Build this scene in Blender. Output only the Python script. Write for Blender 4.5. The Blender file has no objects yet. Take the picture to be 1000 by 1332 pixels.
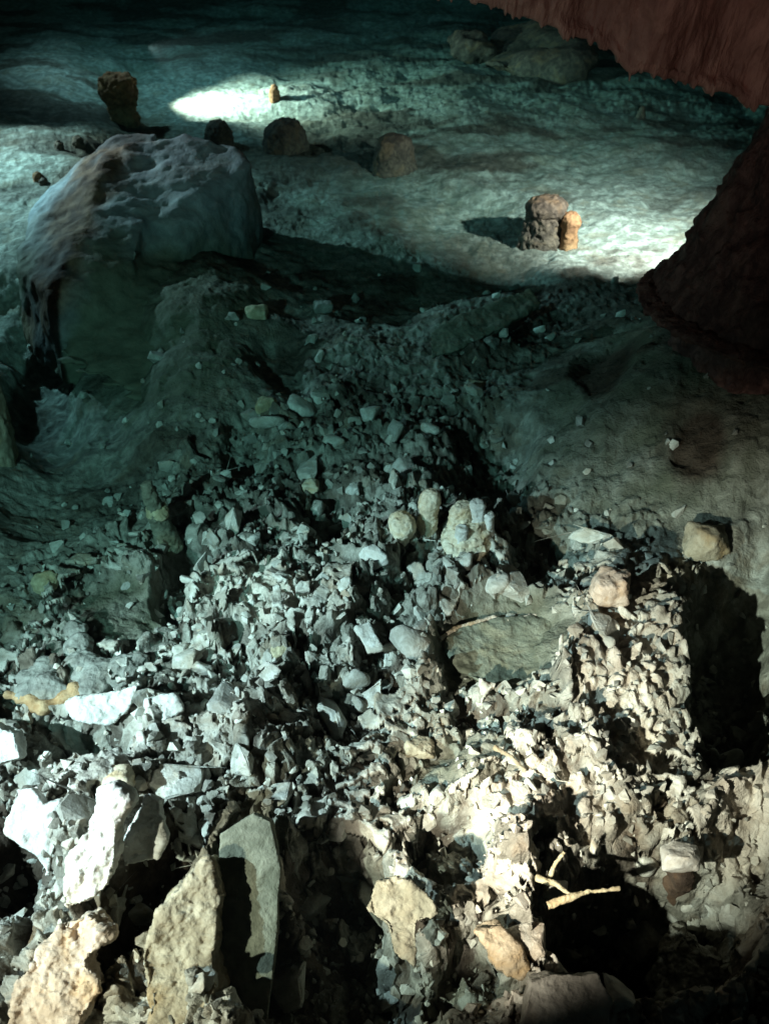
import bpy, bmesh, math, random
import numpy as np
from mathutils import Vector, Matrix, Euler

random.seed(7); RNG = np.random.default_rng(7)
scene = bpy.context.scene
C = scene.collection

# ------------------------------------------------------------------ camera
CAM_Z = 2.0                      # metres above the water, which lies at z = 0
PITCH = math.radians(38.0)       # looking down from the horizontal
F = 1154.0                       # focal length in pixels of a 1000 x 1332 frame (60 degrees tall)
cam_d = bpy.data.cameras.new('camera'); cam = bpy.data.objects.new('camera', cam_d); C.objects.link(cam)
cam.location = (0, 0, CAM_Z); cam.rotation_euler = (math.pi/2 - PITCH, 0, 0)
cam_d.sensor_fit = 'VERTICAL'; cam_d.angle = 2*math.atan(666.0/F)
cam_d.dof.use_dof = True; cam_d.dof.focus_distance = 3.4; cam_d.dof.aperture_fstop = 2.8
cam_d.clip_start = 0.05; cam_d.clip_end = 200
scene.camera = cam

# ------------------------------------------------------------------ world: faint fill added for bounced light in the cave
world = bpy.data.worlds.new('World'); scene.world = world; world.use_nodes = True
bg = world.node_tree.nodes['Background']
bg.inputs['Color'].default_value = (0.45, 0.62, 0.62, 1); bg.inputs['Strength'].default_value = 0.036

scene.view_settings.view_transform = 'Standard'; scene.view_settings.look = 'None'
scene.view_settings.gamma = 1.0; scene.view_settings.exposure = 0.0
scene.view_settings.use_curve_mapping = False
scene.cycles.use_denoising = True
scene.cycles.max_bounces = 5; scene.cycles.diffuse_bounces = 2; scene.cycles.glossy_bounces = 1
scene.cycles.transmission_bounces = 2; scene.cycles.volume_bounces = 0; scene.cycles.transparent_max_bounces = 8
scene.cycles.caustics_reflective = False; scene.cycles.caustics_refractive = False

cp, sp = math.cos(PITCH), math.sin(PITCH)
def ray(px, py):
    a, b = (px-500.0)/F, (666.0-py)/F
    return Vector((a, cp + b*sp, -sp + b*cp))
def at_z(px, py, z):
    d = ray(px, py); t = (z-CAM_Z)/d.z
    return Vector((0, 0, CAM_Z)) + d*t
def at_y(px, py, y):
    d = ray(px, py); t = y/d.y
    return Vector((0, 0, CAM_Z)) + d*t

# ------------------------------------------------------------------ the lamps of the show cave, plus added unseen fill lights
def spot(name, loc, aim, energy, colour, cone, blend=0.5, radius=0.02):
    l = bpy.data.lights.new(name, 'SPOT'); l.energy = energy; l.color = colour
    l.spot_size = math.radians(cone); l.spot_blend = blend; l.shadow_soft_size = radius
    o = bpy.data.objects.new(name, l); C.objects.link(o)
    o.location = loc; o.rotation_euler = (Vector(aim)-Vector(loc)).to_track_quat('-Z', 'Y').to_euler()
    return o
WARM = (1.0, 0.86, 0.68); COOL = (0.82, 0.95, 1.0); NEUT = (1.0, 0.95, 0.88)
spot('walkway_spotlight', (-0.75, 0.45, 0.42), (0.90, 2.25, -0.8), 850, (1.0, 0.75, 0.61), 41, 1.0)
spot('walkway_spotlight', (-2.8, 0.7, 1.25), (-0.52, 2.22, -0.75), 1050, COOL, 42, 1.0)
spot('walkway_spotlight', (-1.7, 0.3, 0.35), (-0.62, 1.2, -0.65), 230, WARM, 44, 1.0)
spot('unseen_spotlight', (-5.8, 9.4, 1.3), (-3.5, 8.3, -0.7), 2000, (0.68, 0.93, 1.0), 64, 1.0, 0.05)
spot('unseen_spotlight', (-1.9, 0.9, 1.1), (-0.7, 6.5, -0.7), 240, (0.50, 0.94, 0.88), 85, 1.0, 0.04)  # fill added from the camera side, no known lamp
spot('pool_spotlight', at_z(204, 138, -0.8)+Vector((0, 0, 0.66)), at_z(345, 131, -0.8), 1300, (1.0, 0.86, 0.76), 104, 1.0, 0.03)
spot('pool_spotlight', (2.4, 6.1, 0.45), (1.9, 7.8, -0.8), 1250, (1.0, 0.88, 0.84), 80, 1.0, 0.04)
spot('unseen_spotlight', (-4.5, 11.5, 2.0), (0.5, 14.5, -0.8), 420, (0.5, 0.86, 1.0), 150, 1.0, 0.08)  # unseen fill added to lift the black far end
spot('added_ceiling_fill', (0.4, 0.2, 0.9), (1.6, 4.0, 2.0), 46, (1.0, 0.80, 0.72), 56, 1.0, 0.1)  # unseen light added to brighten the overhang

# ------------------------------------------------------------------ noise
def _hash(ix, iy, iz, seed):
    h = (ix.astype(np.int64)*374761393 + iy.astype(np.int64)*668265263 + iz.astype(np.int64)*2147483647 + seed*1274126177) & 0xffffffff
    h = ((h ^ (h >> 13))*1274126177) & 0xffffffff
    h = ((h ^ (h >> 16))*2246822519) & 0xffffffff
    return ((h ^ (h >> 15)) & 0xffffff)/float(0xffffff)
def vnoise(x, y, z, seed=0):
    ix, iy, iz = np.floor(x), np.floor(y), np.floor(z)
    fx, fy, fz = x-ix, y-iy, z-iz
    fx = fx*fx*fx*(fx*(fx*6-15)+10); fy = fy*fy*fy*(fy*(fy*6-15)+10); fz = fz*fz*fz*(fz*(fz*6-15)+10)
    def L(a, b, t): return a+(b-a)*t
    c = [[[_hash(ix+i, iy+j, iz+k, seed) for k in (0, 1)] for j in (0, 1)] for i in (0, 1)]
    v = L(L(L(c[0][0][0], c[1][0][0], fx), L(c[0][1][0], c[1][1][0], fx), fy), L(L(c[0][0][1], c[1][0][1], fx), L(c[0][1][1], c[1][1][1], fx), fy), fz)
    return v*2-1
def noise2(x, y, seed=0):
    ix, iy = np.floor(x), np.floor(y); fx, fy = x-ix, y-iy
    fx = fx*fx*fx*(fx*(fx*6-15)+10); fy = fy*fy*fy*(fy*(fy*6-15)+10); zz = np.zeros_like(ix)
    a = _hash(ix, iy, zz, seed); b = _hash(ix+1, iy, zz, seed); c = _hash(ix, iy+1, zz, seed); d = _hash(ix+1, iy+1, zz, seed)
    return ((a+(b-a)*fx)*(1-fy) + (c+(d-c)*fx)*fy)*2-1
def fbm2(x, y, octv=4, seed=0, gain=0.5):
    s = 0; a = 1.0; t = 0
    for o in range(octv):
        s = s + a*noise2(x*2**o+o*17.3, y*2**o-o*9.1, seed+o); t += a; a *= gain
    return s/t
def fbm3(p, octv=4, seed=0, gain=0.5):
    s = 0; a = 1.0; t = 0
    for o in range(octv):
        s = s + a*vnoise(p[:, 0]*2**o+o*7.7, p[:, 1]*2**o-o*3.1, p[:, 2]*2**o+o*5.3, seed+o); t += a; a *= gain
    return s/t
def sstep(a, b, x):
    t = np.clip((x-a)/(b-a), 0, 1); return t*t*(3-2*t)
def shards(x, y, s, seed, tilt=0.6, fill=0.8):
    """broken plates lying over each other: the highest of tilted, jagged-edged discs strewn at spacing s"""
    gx, gy = np.floor(x/s), np.floor(y/s); z0 = np.zeros_like(gx)
    best = np.full(x.shape, 0.0)
    for i in (-1, 0, 1):
        for j in (-1, 0, 1):
            cx, cy = gx+i, gy+j
            r = [_hash(cx, cy, z0, seed+k) for k in range(6)]
            dx = x/s-(cx+r[0]); dy = y/s-(cy+r[1])
            ang = r[2]*6.283; ca, sa = np.cos(ang), np.sin(ang)
            ux, uy = dx*ca+dy*sa, -dx*sa+dy*ca
            # a rough polygon: the worst of four half planes
            d = np.maximum(np.maximum(ux*1.0, -ux*(0.8+0.7*r[3])), np.maximum(uy*(1.2+r[4]), -uy*(1.0+r[3])))
            d = np.maximum(d, (ux+uy)*0.75)
            edge = 0.35+0.4*r[5]
            h = 0.35+0.65*r[4] + tilt*(ux*(r[5]-0.5)*2+uy*(r[0]-0.5)*2)
            h = h*sstep(edge, edge*0.78, d)
            h = np.where(r[3] < fill, h, 0.0)
            best = np.maximum(best, h)
    return best

# ------------------------------------------------------------------ materials
def nd(nt, t, **kw):
    n = nt.nodes.new(t)
    for k, v in kw.items(): setattr(n, k, v)
    return n
def rock_material(name, base, dark, stain, stain_amt=0.3, scale=14.0, bump=0.5, rough=0.85, spec=0.15, attr=False, vary=0.0, streak=False, island=False):
    m = bpy.data.materials.new(name); m.use_nodes = True; nt = m.node_tree; L = nt.links
    b = nt.nodes['Principled BSDF']; b.inputs['Roughness'].default_value = rough
    b.inputs['Specular IOR Level'].default_value = spec
    geo = nd(nt, 'ShaderNodeNewGeometry'); tc = nd(nt, 'ShaderNodeTexCoord')
    src = geo.outputs['Position']
    if vary:                                              # pieces that share a mesh: shift the texture from one to the next
        oi = nd(nt, 'ShaderNodeObjectInfo')
        vm = nd(nt, 'ShaderNodeVectorMath', operation='ADD'); L.new(tc.outputs['Object'], vm.inputs[0])
        sc_ = nd(nt, 'ShaderNodeVectorMath', operation='SCALE'); L.new(oi.outputs['Location'], sc_.inputs[0]); sc_.inputs['Scale'].default_value = 1.0
        L.new(sc_.outputs[0], vm.inputs[1]); 
        src = geo.outputs['Position']
    if streak:
        mp = nd(nt, 'ShaderNodeMapping'); mp.inputs['Scale'].default_value = (1, 1, 0.45); L.new(src, mp.inputs['Vector']); src = mp.outputs[0]
    def noise(sc, det, r=0.6, dist=0.0):
        n = nd(nt, 'ShaderNodeTexNoise'); n.inputs['Scale'].default_value = sc; n.inputs['Detail'].default_value = det
        n.inputs['Roughness'].default_value = r; n.inputs['Distortion'].default_value = dist; L.new(src, n.inputs['Vector']); return n
    def ramp(fac, p0, p1):
        r = nd(nt, 'ShaderNodeMapRange'); r.inputs['From Min'].default_value = p0; r.inputs['From Max'].default_value = p1
        r.interpolation_type = 'SMOOTHSTEP'; L.new(fac, r.inputs['Value']); return r.outputs['Result']
    def mix(fac, a, c):
        x = nd(nt, 'ShaderNodeMix', data_type='RGBA')
        if isinstance(fac, float): x.inputs['Factor'].default_value = fac
        else: L.new(fac, x.inputs['Factor'])
        for i, v in ((6, a), (7, c)):
            if isinstance(v, tuple): x.inputs[i].default_value = (*v, 1)
            else: L.new(v, x.inputs[i])
        return x.outputs[2]
    n1 = noise(scale, 6, 0.65, 0.4); n2 = noise(scale*0.28, 5, 0.6, 0.8); n3 = noise(scale*4.5, 4, 0.7)
    col = mix(ramp(n1.outputs['Fac'], 0.38, 0.68), dark, base)
    x = nd(nt, 'ShaderNodeMath', operation='MULTIPLY'); L.new(ramp(n2.outputs['Fac'], 0.5, 0.68), x.inputs[0]); x.inputs[1].default_value = stain_amt
    col = mix(x.outputs[0], col, stain)
    if attr:
        at = nd(nt, 'ShaderNodeAttribute', attribute_name='tint'); sx = nd(nt, 'ShaderNodeSeparateColor'); L.new(at.outputs['Color'], sx.inputs[0])
        silt = mix(ramp(n1.outputs['Fac'], 0.3, 0.75), (0.105, 0.105, 0.072), (0.175, 0.17, 0.12))
        rust = mix(ramp(n1.outputs['Fac'], 0.35, 0.7), (0.085, 0.045, 0.026), (0.24, 0.145, 0.085))
        clay_and_shade = mix(ramp(n1.outputs['Fac'], 0.35, 0.7), (0.04, 0.022, 0.014), (0.085, 0.05, 0.034))  # clay colour, also used for painted shade and reflection
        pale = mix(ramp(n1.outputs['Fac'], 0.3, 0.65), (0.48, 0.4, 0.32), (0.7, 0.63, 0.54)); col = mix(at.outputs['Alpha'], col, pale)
        for ch, cc in ((0, silt), (1, rust), (2, clay_and_shade)):
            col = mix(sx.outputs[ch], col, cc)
    if vary:
        mv = nd(nt, 'ShaderNodeMapRange'); mv.inputs['To Min'].default_value = 1.0-vary; mv.inputs['To Max'].default_value = 1.0+vary*0.4
        L.new(geo.outputs['Random Per Island'] if island else oi.outputs['Random'], mv.inputs['Value'])
        hs = nd(nt, 'ShaderNodeHueSaturation'); L.new(mv.outputs[0], hs.inputs['Value']); L.new(col, hs.inputs['Color']); col = hs.outputs[0]
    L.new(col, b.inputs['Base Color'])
    ad = nd(nt, 'ShaderNodeMath', operation='MULTIPLY_ADD'); L.new(n3.outputs['Fac'], ad.inputs[0]); ad.inputs[1].default_value = 0.5; L.new(n1.outputs['Fac'], ad.inputs[2])
    bp = nd(nt, 'ShaderNodeBump'); bp.inputs['Strength'].default_value = bump; bp.inputs['Distance'].default_value = 0.03; L.new(ad.outputs[0], bp.inputs['Height'])
    L.new(bp.outputs[0], b.inputs['Normal'])
    return m
M = {}
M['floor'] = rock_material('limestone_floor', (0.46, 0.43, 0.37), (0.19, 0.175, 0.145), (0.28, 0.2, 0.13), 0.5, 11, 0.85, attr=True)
M['stone'] = rock_material('limestone_rubble', (0.72, 0.69, 0.63), (0.45, 0.42, 0.36), (0.45, 0.33, 0.22), 0.5, 16, 0.5, vary=0.35)
M['white'] = rock_material('white_calcite', (0.8, 0.78, 0.74), (0.58, 0.54, 0.48), (0.6, 0.47, 0.33), 0.35, 18, 0.4)
M['cream'] = rock_material('cream_calcite', (0.86, 0.76, 0.6), (0.66, 0.53, 0.38), (0.55, 0.35, 0.15), 0.6, 22, 0.4)
M['pink'] = rock_material('pinkish_limestone', (0.7, 0.57, 0.47), (0.5, 0.38, 0.29), (0.6, 0.36, 0.17), 0.5, 20, 0.45)
M['tan'] = rock_material('tan_limestone', (0.5, 0.42, 0.31), (0.3, 0.24, 0.165), (0.45, 0.28, 0.12), 0.5, 16, 0.5)
M['yellow'] = rock_material('yellow_calcite', (0.6, 0.53, 0.36), (0.42, 0.35, 0.22), (0.55, 0.38, 0.2), 0.5, 20, 0.4)
M['brown'] = rock_material('brown_rock', (0.13, 0.085, 0.06), (0.055, 0.036, 0.027), (0.19, 0.1, 0.05), 0.5, 14, 0.6)
M['orange'] = rock_material('orange_calcite', (0.32, 0.145, 0.07), (0.16, 0.07, 0.035), (0.4, 0.22, 0.11), 0.5, 16, 0.5)
M['olive'] = rock_material('silted_rock', (0.25, 0.245, 0.19), (0.14, 0.14, 0.105), (0.28, 0.22, 0.13), 0.4, 12, 0.5)
M['grey'] = rock_material('grey_limestone', (0.36, 0.35, 0.31), (0.2, 0.19, 0.165), (0.28, 0.22, 0.15), 0.3, 14, 0.5)
M['red'] = rock_material('red_stained_rock', (0.47, 0.225, 0.175), (0.25, 0.105, 0.082), (0.55, 0.34, 0.27), 0.6, 6, 0.8, rough=0.6, spec=0.3, streak=True)
M['column'] = rock_material('wet_dark_red_rock', (0.2, 0.09, 0.075), (0.075, 0.032, 0.028), (0.26, 0.14, 0.11), 0.5, 16, 0.8, rough=0.45, spec=0.2, streak=True)
M['ochre'] = rock_material('ochre_calcite', (0.62, 0.42, 0.24), (0.4, 0.23, 0.11), (0.7, 0.55, 0.38), 0.5, 22, 0.5)

# ------------------------------------------------------------------ mesh helpers
def link(name, me, mat, parent=None):
    o = bpy.data.objects.new(name, me); C.objects.link(o)
    if mat and not me.materials: me.materials.append(mat)
    if parent: o.parent = parent
    return o
def tag(o, label, cat, group=None):
    o['label'] = label; o['category'] = cat; o['kind'] = 'thing'
    if group: o['group'] = group
    return o
def shade(me, smooth): me.polygons.foreach_set('use_smooth', np.full(len(me.polygons), smooth))
def coords(me):
    a = np.empty(len(me.vertices)*3); me.vertices.foreach_get('co', a); return a.reshape(-1, 3)
def normals(me):
    a = np.empty(len(me.vertices)*3); me.vertex_normals.foreach_get('vector', a); return a.reshape(-1, 3)
def remeshed(bm, voxel):
    me = bpy.data.meshes.new('tmp'); bm.to_mesh(me); bm.free()
    o = bpy.data.objects.new('tmp', me); C.objects.link(o)
    md = o.modifiers.new('r', 'REMESH'); md.mode = 'VOXEL'; md.voxel_size = voxel; md.adaptivity = 0
    dg = bpy.context.evaluated_depsgraph_get(); dg.update()
    out = bpy.data.meshes.new_from_object(o.evaluated_get(dg))
    bpy.data.objects.remove(o); bpy.data.meshes.remove(me)
    return out
def sculpt(name, bm, mat, voxel, layers, parent=None, smooth=True, relax=2, seed=0, pits=0.0):
    """close the pieces in bm into one skin, then roughen it: layers = (amplitude, feature size, kind)"""
    me = remeshed(bm, voxel)
    if relax:
        b2 = bmesh.new(); b2.from_mesh(me)
        for _ in range(relax): bmesh.ops.smooth_vert(b2, verts=b2.verts, factor=0.5, use_axis_x=True, use_axis_y=True, use_axis_z=True)
        b2.to_mesh(me); b2.free()
    p = coords(me)
    for k, (amp, size, kind) in enumerate(layers):
        me.update(); n = normals(me); q = p/size+seed*13.7
        if kind == 'fbm': h = fbm3(q, 4, seed+k)
        elif kind == 'ridge': h = 0.6-2*np.abs(fbm3(q, 3, seed+k))
        elif kind == 'streak': q = q*np.array([1, 1, 0.2]); h = fbm3(q, 4, seed+k)
        elif kind == 'knob': h = np.maximum(0, fbm3(q, 2, seed+k))*2
        elif kind == 'step': h = np.round(fbm3(q, 3, seed+k)*3.0)/3.0
        p = p + n*(amp*h)[:, None]
        me.vertices.foreach_set('co', p.ravel())
    me.update(); shade(me, smooth)
    return link(name, me, mat, parent)
def add_hull(bm, pts):
    vs = [bm.verts.new(p) for p in pts]
    r = bmesh.ops.convex_hull(bm, input=vs)
    dead = [g for g in r['geom_interior'] if isinstance(g, bmesh.types.BMVert)] + [g for g in r['geom_unused'] if isinstance(g, bmesh.types.BMVert)]
    bmesh.ops.delete(bm, geom=list(set(dead)), context='VERTS')
def add_blob(bm, c, r, squash=(1, 1, 1)):
    m = Matrix.Translation(c) @ Matrix.Diagonal((r*squash[0], r*squash[1], r*squash[2], 1))
    bmesh.ops.create_icosphere(bm, subdivisions=3, radius=1.0, matrix=m)
def add_lathe(bm, c, prof, lean=(0, 0), seg=28, rnd=0.0, seed=1):
    """a closed turned solid about a vertical axis: prof = (radius, height) from the bottom up"""
    R = random.Random(seed); rings = []
    h0, h1 = prof[0][1], prof[-1][1]
    ph = [R.uniform(0, 6.28) for _ in range(4)]
    for r, h in prof:
        t = (h-h0)/max(1e-6, h1-h0); ring = []
        for k in range(seg):
            a = 2*math.pi*k/seg; rr = r*(1+rnd*(math.sin(2*a+ph[0])+0.7*math.sin(3*a+ph[1]+2*t)+0.5*math.sin(5*a+ph[2])))
            ring.append(bm.verts.new((c[0]+lean[0]*t+rr*math.cos(a), c[1]+lean[1]*t+rr*math.sin(a), c[2]+h)))
        rings.append(ring)
    for a, b in zip(rings, rings[1:]):
        for k in range(seg): bm.faces.new((a[k], a[(k+1) % seg], b[(k+1) % seg], b[k]))
    bm.faces.new(rings[0][::-1]); bm.faces.new(rings[-1])
def add_rod(bm, a, b, ra, rb, seg=12):
    a, b = Vector(a), Vector(b); ax = (b-a).normalized(); u = ax.orthogonal().normalized(); v = ax.cross(u)
    R0 = [bm.verts.new(a+(u*math.cos(2*math.pi*k/seg)+v*math.sin(2*math.pi*k/seg))*ra) for k in range(seg)]
    R1 = [bm.verts.new(b+(u*math.cos(2*math.pi*k/seg)+v*math.sin(2*math.pi*k/seg))*rb) for k in range(seg)]
    for k in range(seg): bm.faces.new((R0[k], R0[(k+1) % seg], R1[(k+1) % seg], R1[k]))
    bm.faces.new(R0[::-1]); bm.faces.new(R1)

# ------------------------------------------------------------------ the flooded cave floor
Z0 = -0.8
us = np.concatenate([np.linspace(-420, -60, 36)[:-1], np.arange(-60, 1061, 1.7), np.linspace(1061, 1420, 36)[1:]])
vs = np.concatenate([np.linspace(-62, -8, 40)[:-1], np.arange(-8, 1400, 1.7), np.linspace(1400, 1750, 50)[1:]])
U, V = np.meshgrid(us, vs)
b_ = (666.0-V)/F; dz = -sp+b_*cp; T = (Z0-CAM_Z)/dz
X = (U-500.0)/F*T; Y = (cp+b_*sp)*T
# soft-edged regions of the floor
wu = U+26*fbm2(X*2.1, Y*2.1, 3, 50); wv = V+18*fbm2(X*2.1+9, Y*2.1-4, 3, 60)
def ell(u, v, ru, rv, soft=0.35, rot=0.0):
    c, s = math.cos(math.radians(rot)), math.sin(math.radians(rot))
    a, b = (wu-u), (wv-v); a, b = a*c+b*s, -a*s+b*c
    return sstep(1+soft, 1-soft, np.sqrt((a/ru)**2+(b/rv)**2))
def mx(*a):
    r = a[0]
    for x in a[1:]: r = np.maximum(r, x)
    return r
smooth_m = mx(ell(880, 560, 190, 150, .3), ell(235, 430, 120, 130, .4), ell(660, 845, 85, 55, .3), ell(160, 800, 70, 45, .3), ell(40, 200, 130, 190, .3),
              ell(300, 120, 200, 60, .4), ell(800, 300, 110, 70, .4)*.6, ell(320, 1180, 45, 120, .3), ell(520, 300, 180, 110, .4)*.7, ell(600, 1010, 70, 40)*.7, sstep(330, 180, V)*.6)
crust = mx(ell(830, 890, 85, 120, .3), ell(360, 800, 90, 50, .4), ell(700, 1060, 90, 40, .4), ell(970, 1060, 45, 70, .4), ell(250, 960, 70, 40, .4)*.8)
rub = np.clip(mx(ell(450, 880, 420, 270, .35), ell(850, 1000, 200, 250, .3), ell(480, 640, 330, 150, .5)*.8, ell(740, 660, 160, 90, .5)*.9, ell(600, 450, 260, 120, .6)*.4, sstep(880, 1000, wv), ell(100, 1050, 220, 200)) - smooth_m*0.9, 0.04, 1)
H = 0.10*fbm2(X*0.9, Y*0.9, 4, 1) + 0.035*fbm2(X*3, Y*3, 4, 5)
pits = [(838, 1205, 118, 88, .85), (958, 885, 62, 118, .5), (440, 1290, 130, 75, .36), (630, 610, 55, 52, .24), (100, 630, 110, 62, .22), (236, 765, 24, 46, .22),
        (45, 470, 45, 75, .22), (440, 1165, 55, 62, .34), (10, 1140, 46, 60, .34), (190, 1180, 34, 110, .26), (782, 525, 34, 46, .09), (880, 655, 38, 28, .04), (428, 665, 34, 46, .14),
        (370, 480, 28, 44, .12), (590, 1110, 48, 44, .3), (315, 580, 28, 36, .12), (700, 720, 80, 26, .12), (960, 1130, 46, 60, .2), (640, 870, 70, 22, .05), (120, 985, 60, 30, .2), (620, 1270, 55, 60, .3)]
for u, v, ru, rv, d in pits:
    H = H - d*ell(u, v, ru, rv, (.35 if d >= .5 else .45), rot=(35 if (u, v) == (190, 1180) else 0))
lifts = [(815, 850, 95, 110, .16), (370, 800, 110, 60, .12), (140, 1085, 85, 75, .12), (700, 1030, 120, 60, .12), (700, 1140, 40, 60, .1), (970, 1060, 50, 60, .12), (250, 960, 120, 45, .06),
         (40, 210, 110, 165, .26), (220, 380, 80, 90, .10), (250, 460, 110, 110, .12), (600, 690, 60, 30, .05), (620, 420, 70, 40, .08), (1010, 560, 260, 150, .5), (650, 800, 120, 16, .07)]
for u, v, ru, rv, d in lifts:
    H = H + d*ell(u, v, ru, rv, .5)
H = H - 0.14*ell(520, 310, 190, 100, .5)                                   # the dark basin
H = H - 0.22*sstep(-30, 45, wv-(372+0.16*wu))*ell(60, 460, 150, 110, .4)    # the shelf breaks off on the left
Hm = H.copy()
# rubble: plates over plates at four sizes, and the small relief of the silted parts
wx = X+0.05*fbm2(X*5, Y*5, 3, 80); wy = Y+0.05*fbm2(X*5+30, Y*5, 3, 90)
S1 = shards(wx, wy, 0.40, 11, .7, .6); S2 = shards(wx, wy, 0.19, 21, .9, .62); S3 = shards(X+0.3*(wx-X), Y+.3*(wy-Y), 0.095, 31, 1.0, .7)
big = 0.55+0.45*sstep(560, 800, V)
H = H + rub*big*(1-.8*crust)*(0.10*S1 + 0.07*S2 + 0.05*S3)
gap_dark = rub*sstep(0.30, 0.12, np.maximum(S2, S3))*(1-crust)  # ground darker where no plate covers it
fine = np.clip(rub*1.2, 0.22, 1)
H = H + fine*(0.03*shards(X, Y, 0.045, 41, 1.0, .8)) + (0.006+0.018*rub)*fbm2(X*14, Y*14, 3, 7)
dents = np.maximum(0, fbm2(X*11, Y*11, 2, 140)-0.28)
H = H - dents*0.10*(0.35+0.65*rub)*(1-.5*crust) - crust*0.10*np.maximum(0, fbm2(X*5, Y*5, 3, 230)-.3)
far = sstep(300, 120, V)
H = H + far*(0.05*fbm2(X*1.1, Y*2.2, 4, 150) + 0.02*np.abs(fbm2(X*4, Y*7, 3, 155)))
H = H + sstep(20, -60, V)*1.2 + sstep(1480, 1750, V)*0.3
Z = Z0+H
nv, nu = U.shape
# undercut the relief a little sideways so that edges are not all seen from above
P3 = np.stack([X*11, Y*11, Z*16], -1).reshape(-1, 3); bulge = (0.15+0.85*rub)*0.03
DX = bulge*fbm3(P3, 3, 200).reshape(X.shape); DY = bulge*fbm3(P3+37.0, 3, 210).reshape(X.shape)
co = np.stack([X+DX, Y+DY, Z], -1).reshape(-1, 3)
idx = np.arange(nv*nu).reshape(nv, nu)
quads = np.stack([idx[:-1, :-1], idx[1:, :-1], idx[1:, 1:], idx[:-1, 1:]], -1).reshape(-1, 4)
me = bpy.data.meshes.new('cave_floor')
me.vertices.add(len(co)); me.vertices.foreach_set('co', co.ravel())
me.loops.add(quads.size); me.loops.foreach_set('vertex_index', quads.ravel().astype(np.int32))
me.polygons.add(len(quads)); me.polygons.foreach_set('loop_start', np.arange(0, quads.size, 4, dtype=np.int32))
me.update(calc_edges=True); me.validate()
tint = np.zeros((nv*nu, 4)); tint[:, 3] = (np.clip(crust*1.2, 0, 1)*sstep(-.5, .1, fbm2(X*4, Y*4, 3, 260))).ravel()
tint[:, 0] = np.clip(smooth_m*1.1*(0.75+0.5*fbm2(X*6, Y*6, 3, 220)), 0, 1).ravel()*(1-0.75*mx(ell(40, 220, 130, 170), ell(310, 125, 150, 50), ell(800, 300, 120, 80))).ravel()  # silt held back in the lamp-lit patches, painting them paler
tint[:, 1] = np.clip(mx(crust*.25*sstep(0.0, .4, fbm2(X*5, Y*5, 3, 250))*sstep(500, 700, U), ell(150, 260, 55, 110, .4, 25)*.9, ell(80, 900, 80, 25)*.5, ell(420, 175, 90, 30, .4)*.5) + 0.0, 0, 1).ravel()
tint[:, 2] = np.clip(mx(ell(185, 1180, 42, 130, .3, 35), ell(20, 1110, 70, 90), ell(400, 200, 120, 30)*.7, ell(640, 320, 70, 40)*.6, ell(800, 1200, 110, 100)*.7, ell(780, 530, 36, 48, .3), ell(880, 655, 44, 30, .3), gap_dark*.75, .75*sstep(0.10, 0.34, fbm2(X*1.9, Y*1.9, 4, 240))*sstep(120, 330, V)*sstep(760, 560, V), .85*sstep(0.0, 0.3, fbm2(X*0.9, Y*2.0, 4, 245))*sstep(360, 220, V)*(1-ell(800, 300, 120, 80))*(1-ell(310, 130, 140, 50)))*.9, 0, 1).ravel()  # clay mottling plus painted shadows, unlit pits and ceiling reflection; lit pools kept pale
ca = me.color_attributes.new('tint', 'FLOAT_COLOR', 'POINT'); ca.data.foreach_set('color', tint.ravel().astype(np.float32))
shade(me, True)
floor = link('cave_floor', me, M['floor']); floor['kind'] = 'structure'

def floor_z(x, y):
    """height of the built floor under a point"""
    d = Vector((x, y, Z0-CAM_Z)); fwd = d.y*cp-d.z*sp; up = d.y*sp+d.z*cp
    px = 500+F*d.x/fwd; py = 666-F*up/fwd
    i = int(np.clip(np.searchsorted(vs, py), 0, nv-1)); j = int(np.clip(np.searchsorted(us, px), 0, nu-1))
    return float(Z[i, j])
def hit(px, py):
    """where the line of sight through a photograph pixel first meets the floor"""
    d = ray(px, py); t = (-0.1-CAM_Z)/d.z; t1 = (-1.7-CAM_Z)/d.z
    while t < t1:
        p = Vector((0, 0, CAM_Z))+d*t
        if p.z <= floor_z(p.x, p.y): return p
        t += 0.012*d.length*max(1.0, t*0.25)
    return Vector((0, 0, CAM_Z))+d*t1
def mpp(p):            # metres per photograph pixel at a point
    return (p.y*cp-(p.z-CAM_Z)*sp)/F

# thin flakes of broken calcite crust bridging the rubble, hollow underneath
r0, r1 = int(np.searchsorted(vs, 640)), int(np.searchsorted(vs, 1345))
c0, c1 = int(np.searchsorted(us, -40)), int(np.searchsorted(us, 1040))
sl = (slice(r0, r1), slice(c0, c1)); x_, y_ = X[sl], Y[sl]
x2 = x_+0.035*fbm2(x_*9, y_*9, 4, 400); y2 = y_+0.035*fbm2(x_*9+50, y_*9, 4, 410)
SA = shards(x2, y2, 0.26, 420, 1.0, .75); SB = shards(x2+3.3, y2+1.7, 0.13, 430, 1.0, .6); SC = np.maximum(SA*1.0, SB*.85)
top = np.maximum(Hm[sl]+0.035, 0.5*(Hm[sl]+H[sl]))+0.075*SC+0.018*fbm2(x_*16, y_*16, 4, 440)
keep = (SC > 0.22) & (fbm2(x_*20, y_*20, 3, 450) < 0.30) & (fbm2(x_*5, y_*5, 3, 455) < 0.22) & (np.clip(rub[sl]+crust[sl], 0, 1)*sstep(660, 760, V[sl]) > 0.45+0.25*fbm2(x_*8, y_*8, 2, 460))
deep = np.zeros_like(x_)
for u, v, ru, rv, d in pits:
    if d > .1: deep = np.maximum(deep, np.clip(1.5-np.sqrt(((wu[sl]-u)/ru)**2+((wv[sl]-v)/rv)**2), 0, 1))
keep &= (deep < 0.25) & ~((crust[sl] > 0.35) & (U[sl] > 600))
ii = np.arange(x_.size).reshape(x_.shape)
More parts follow.
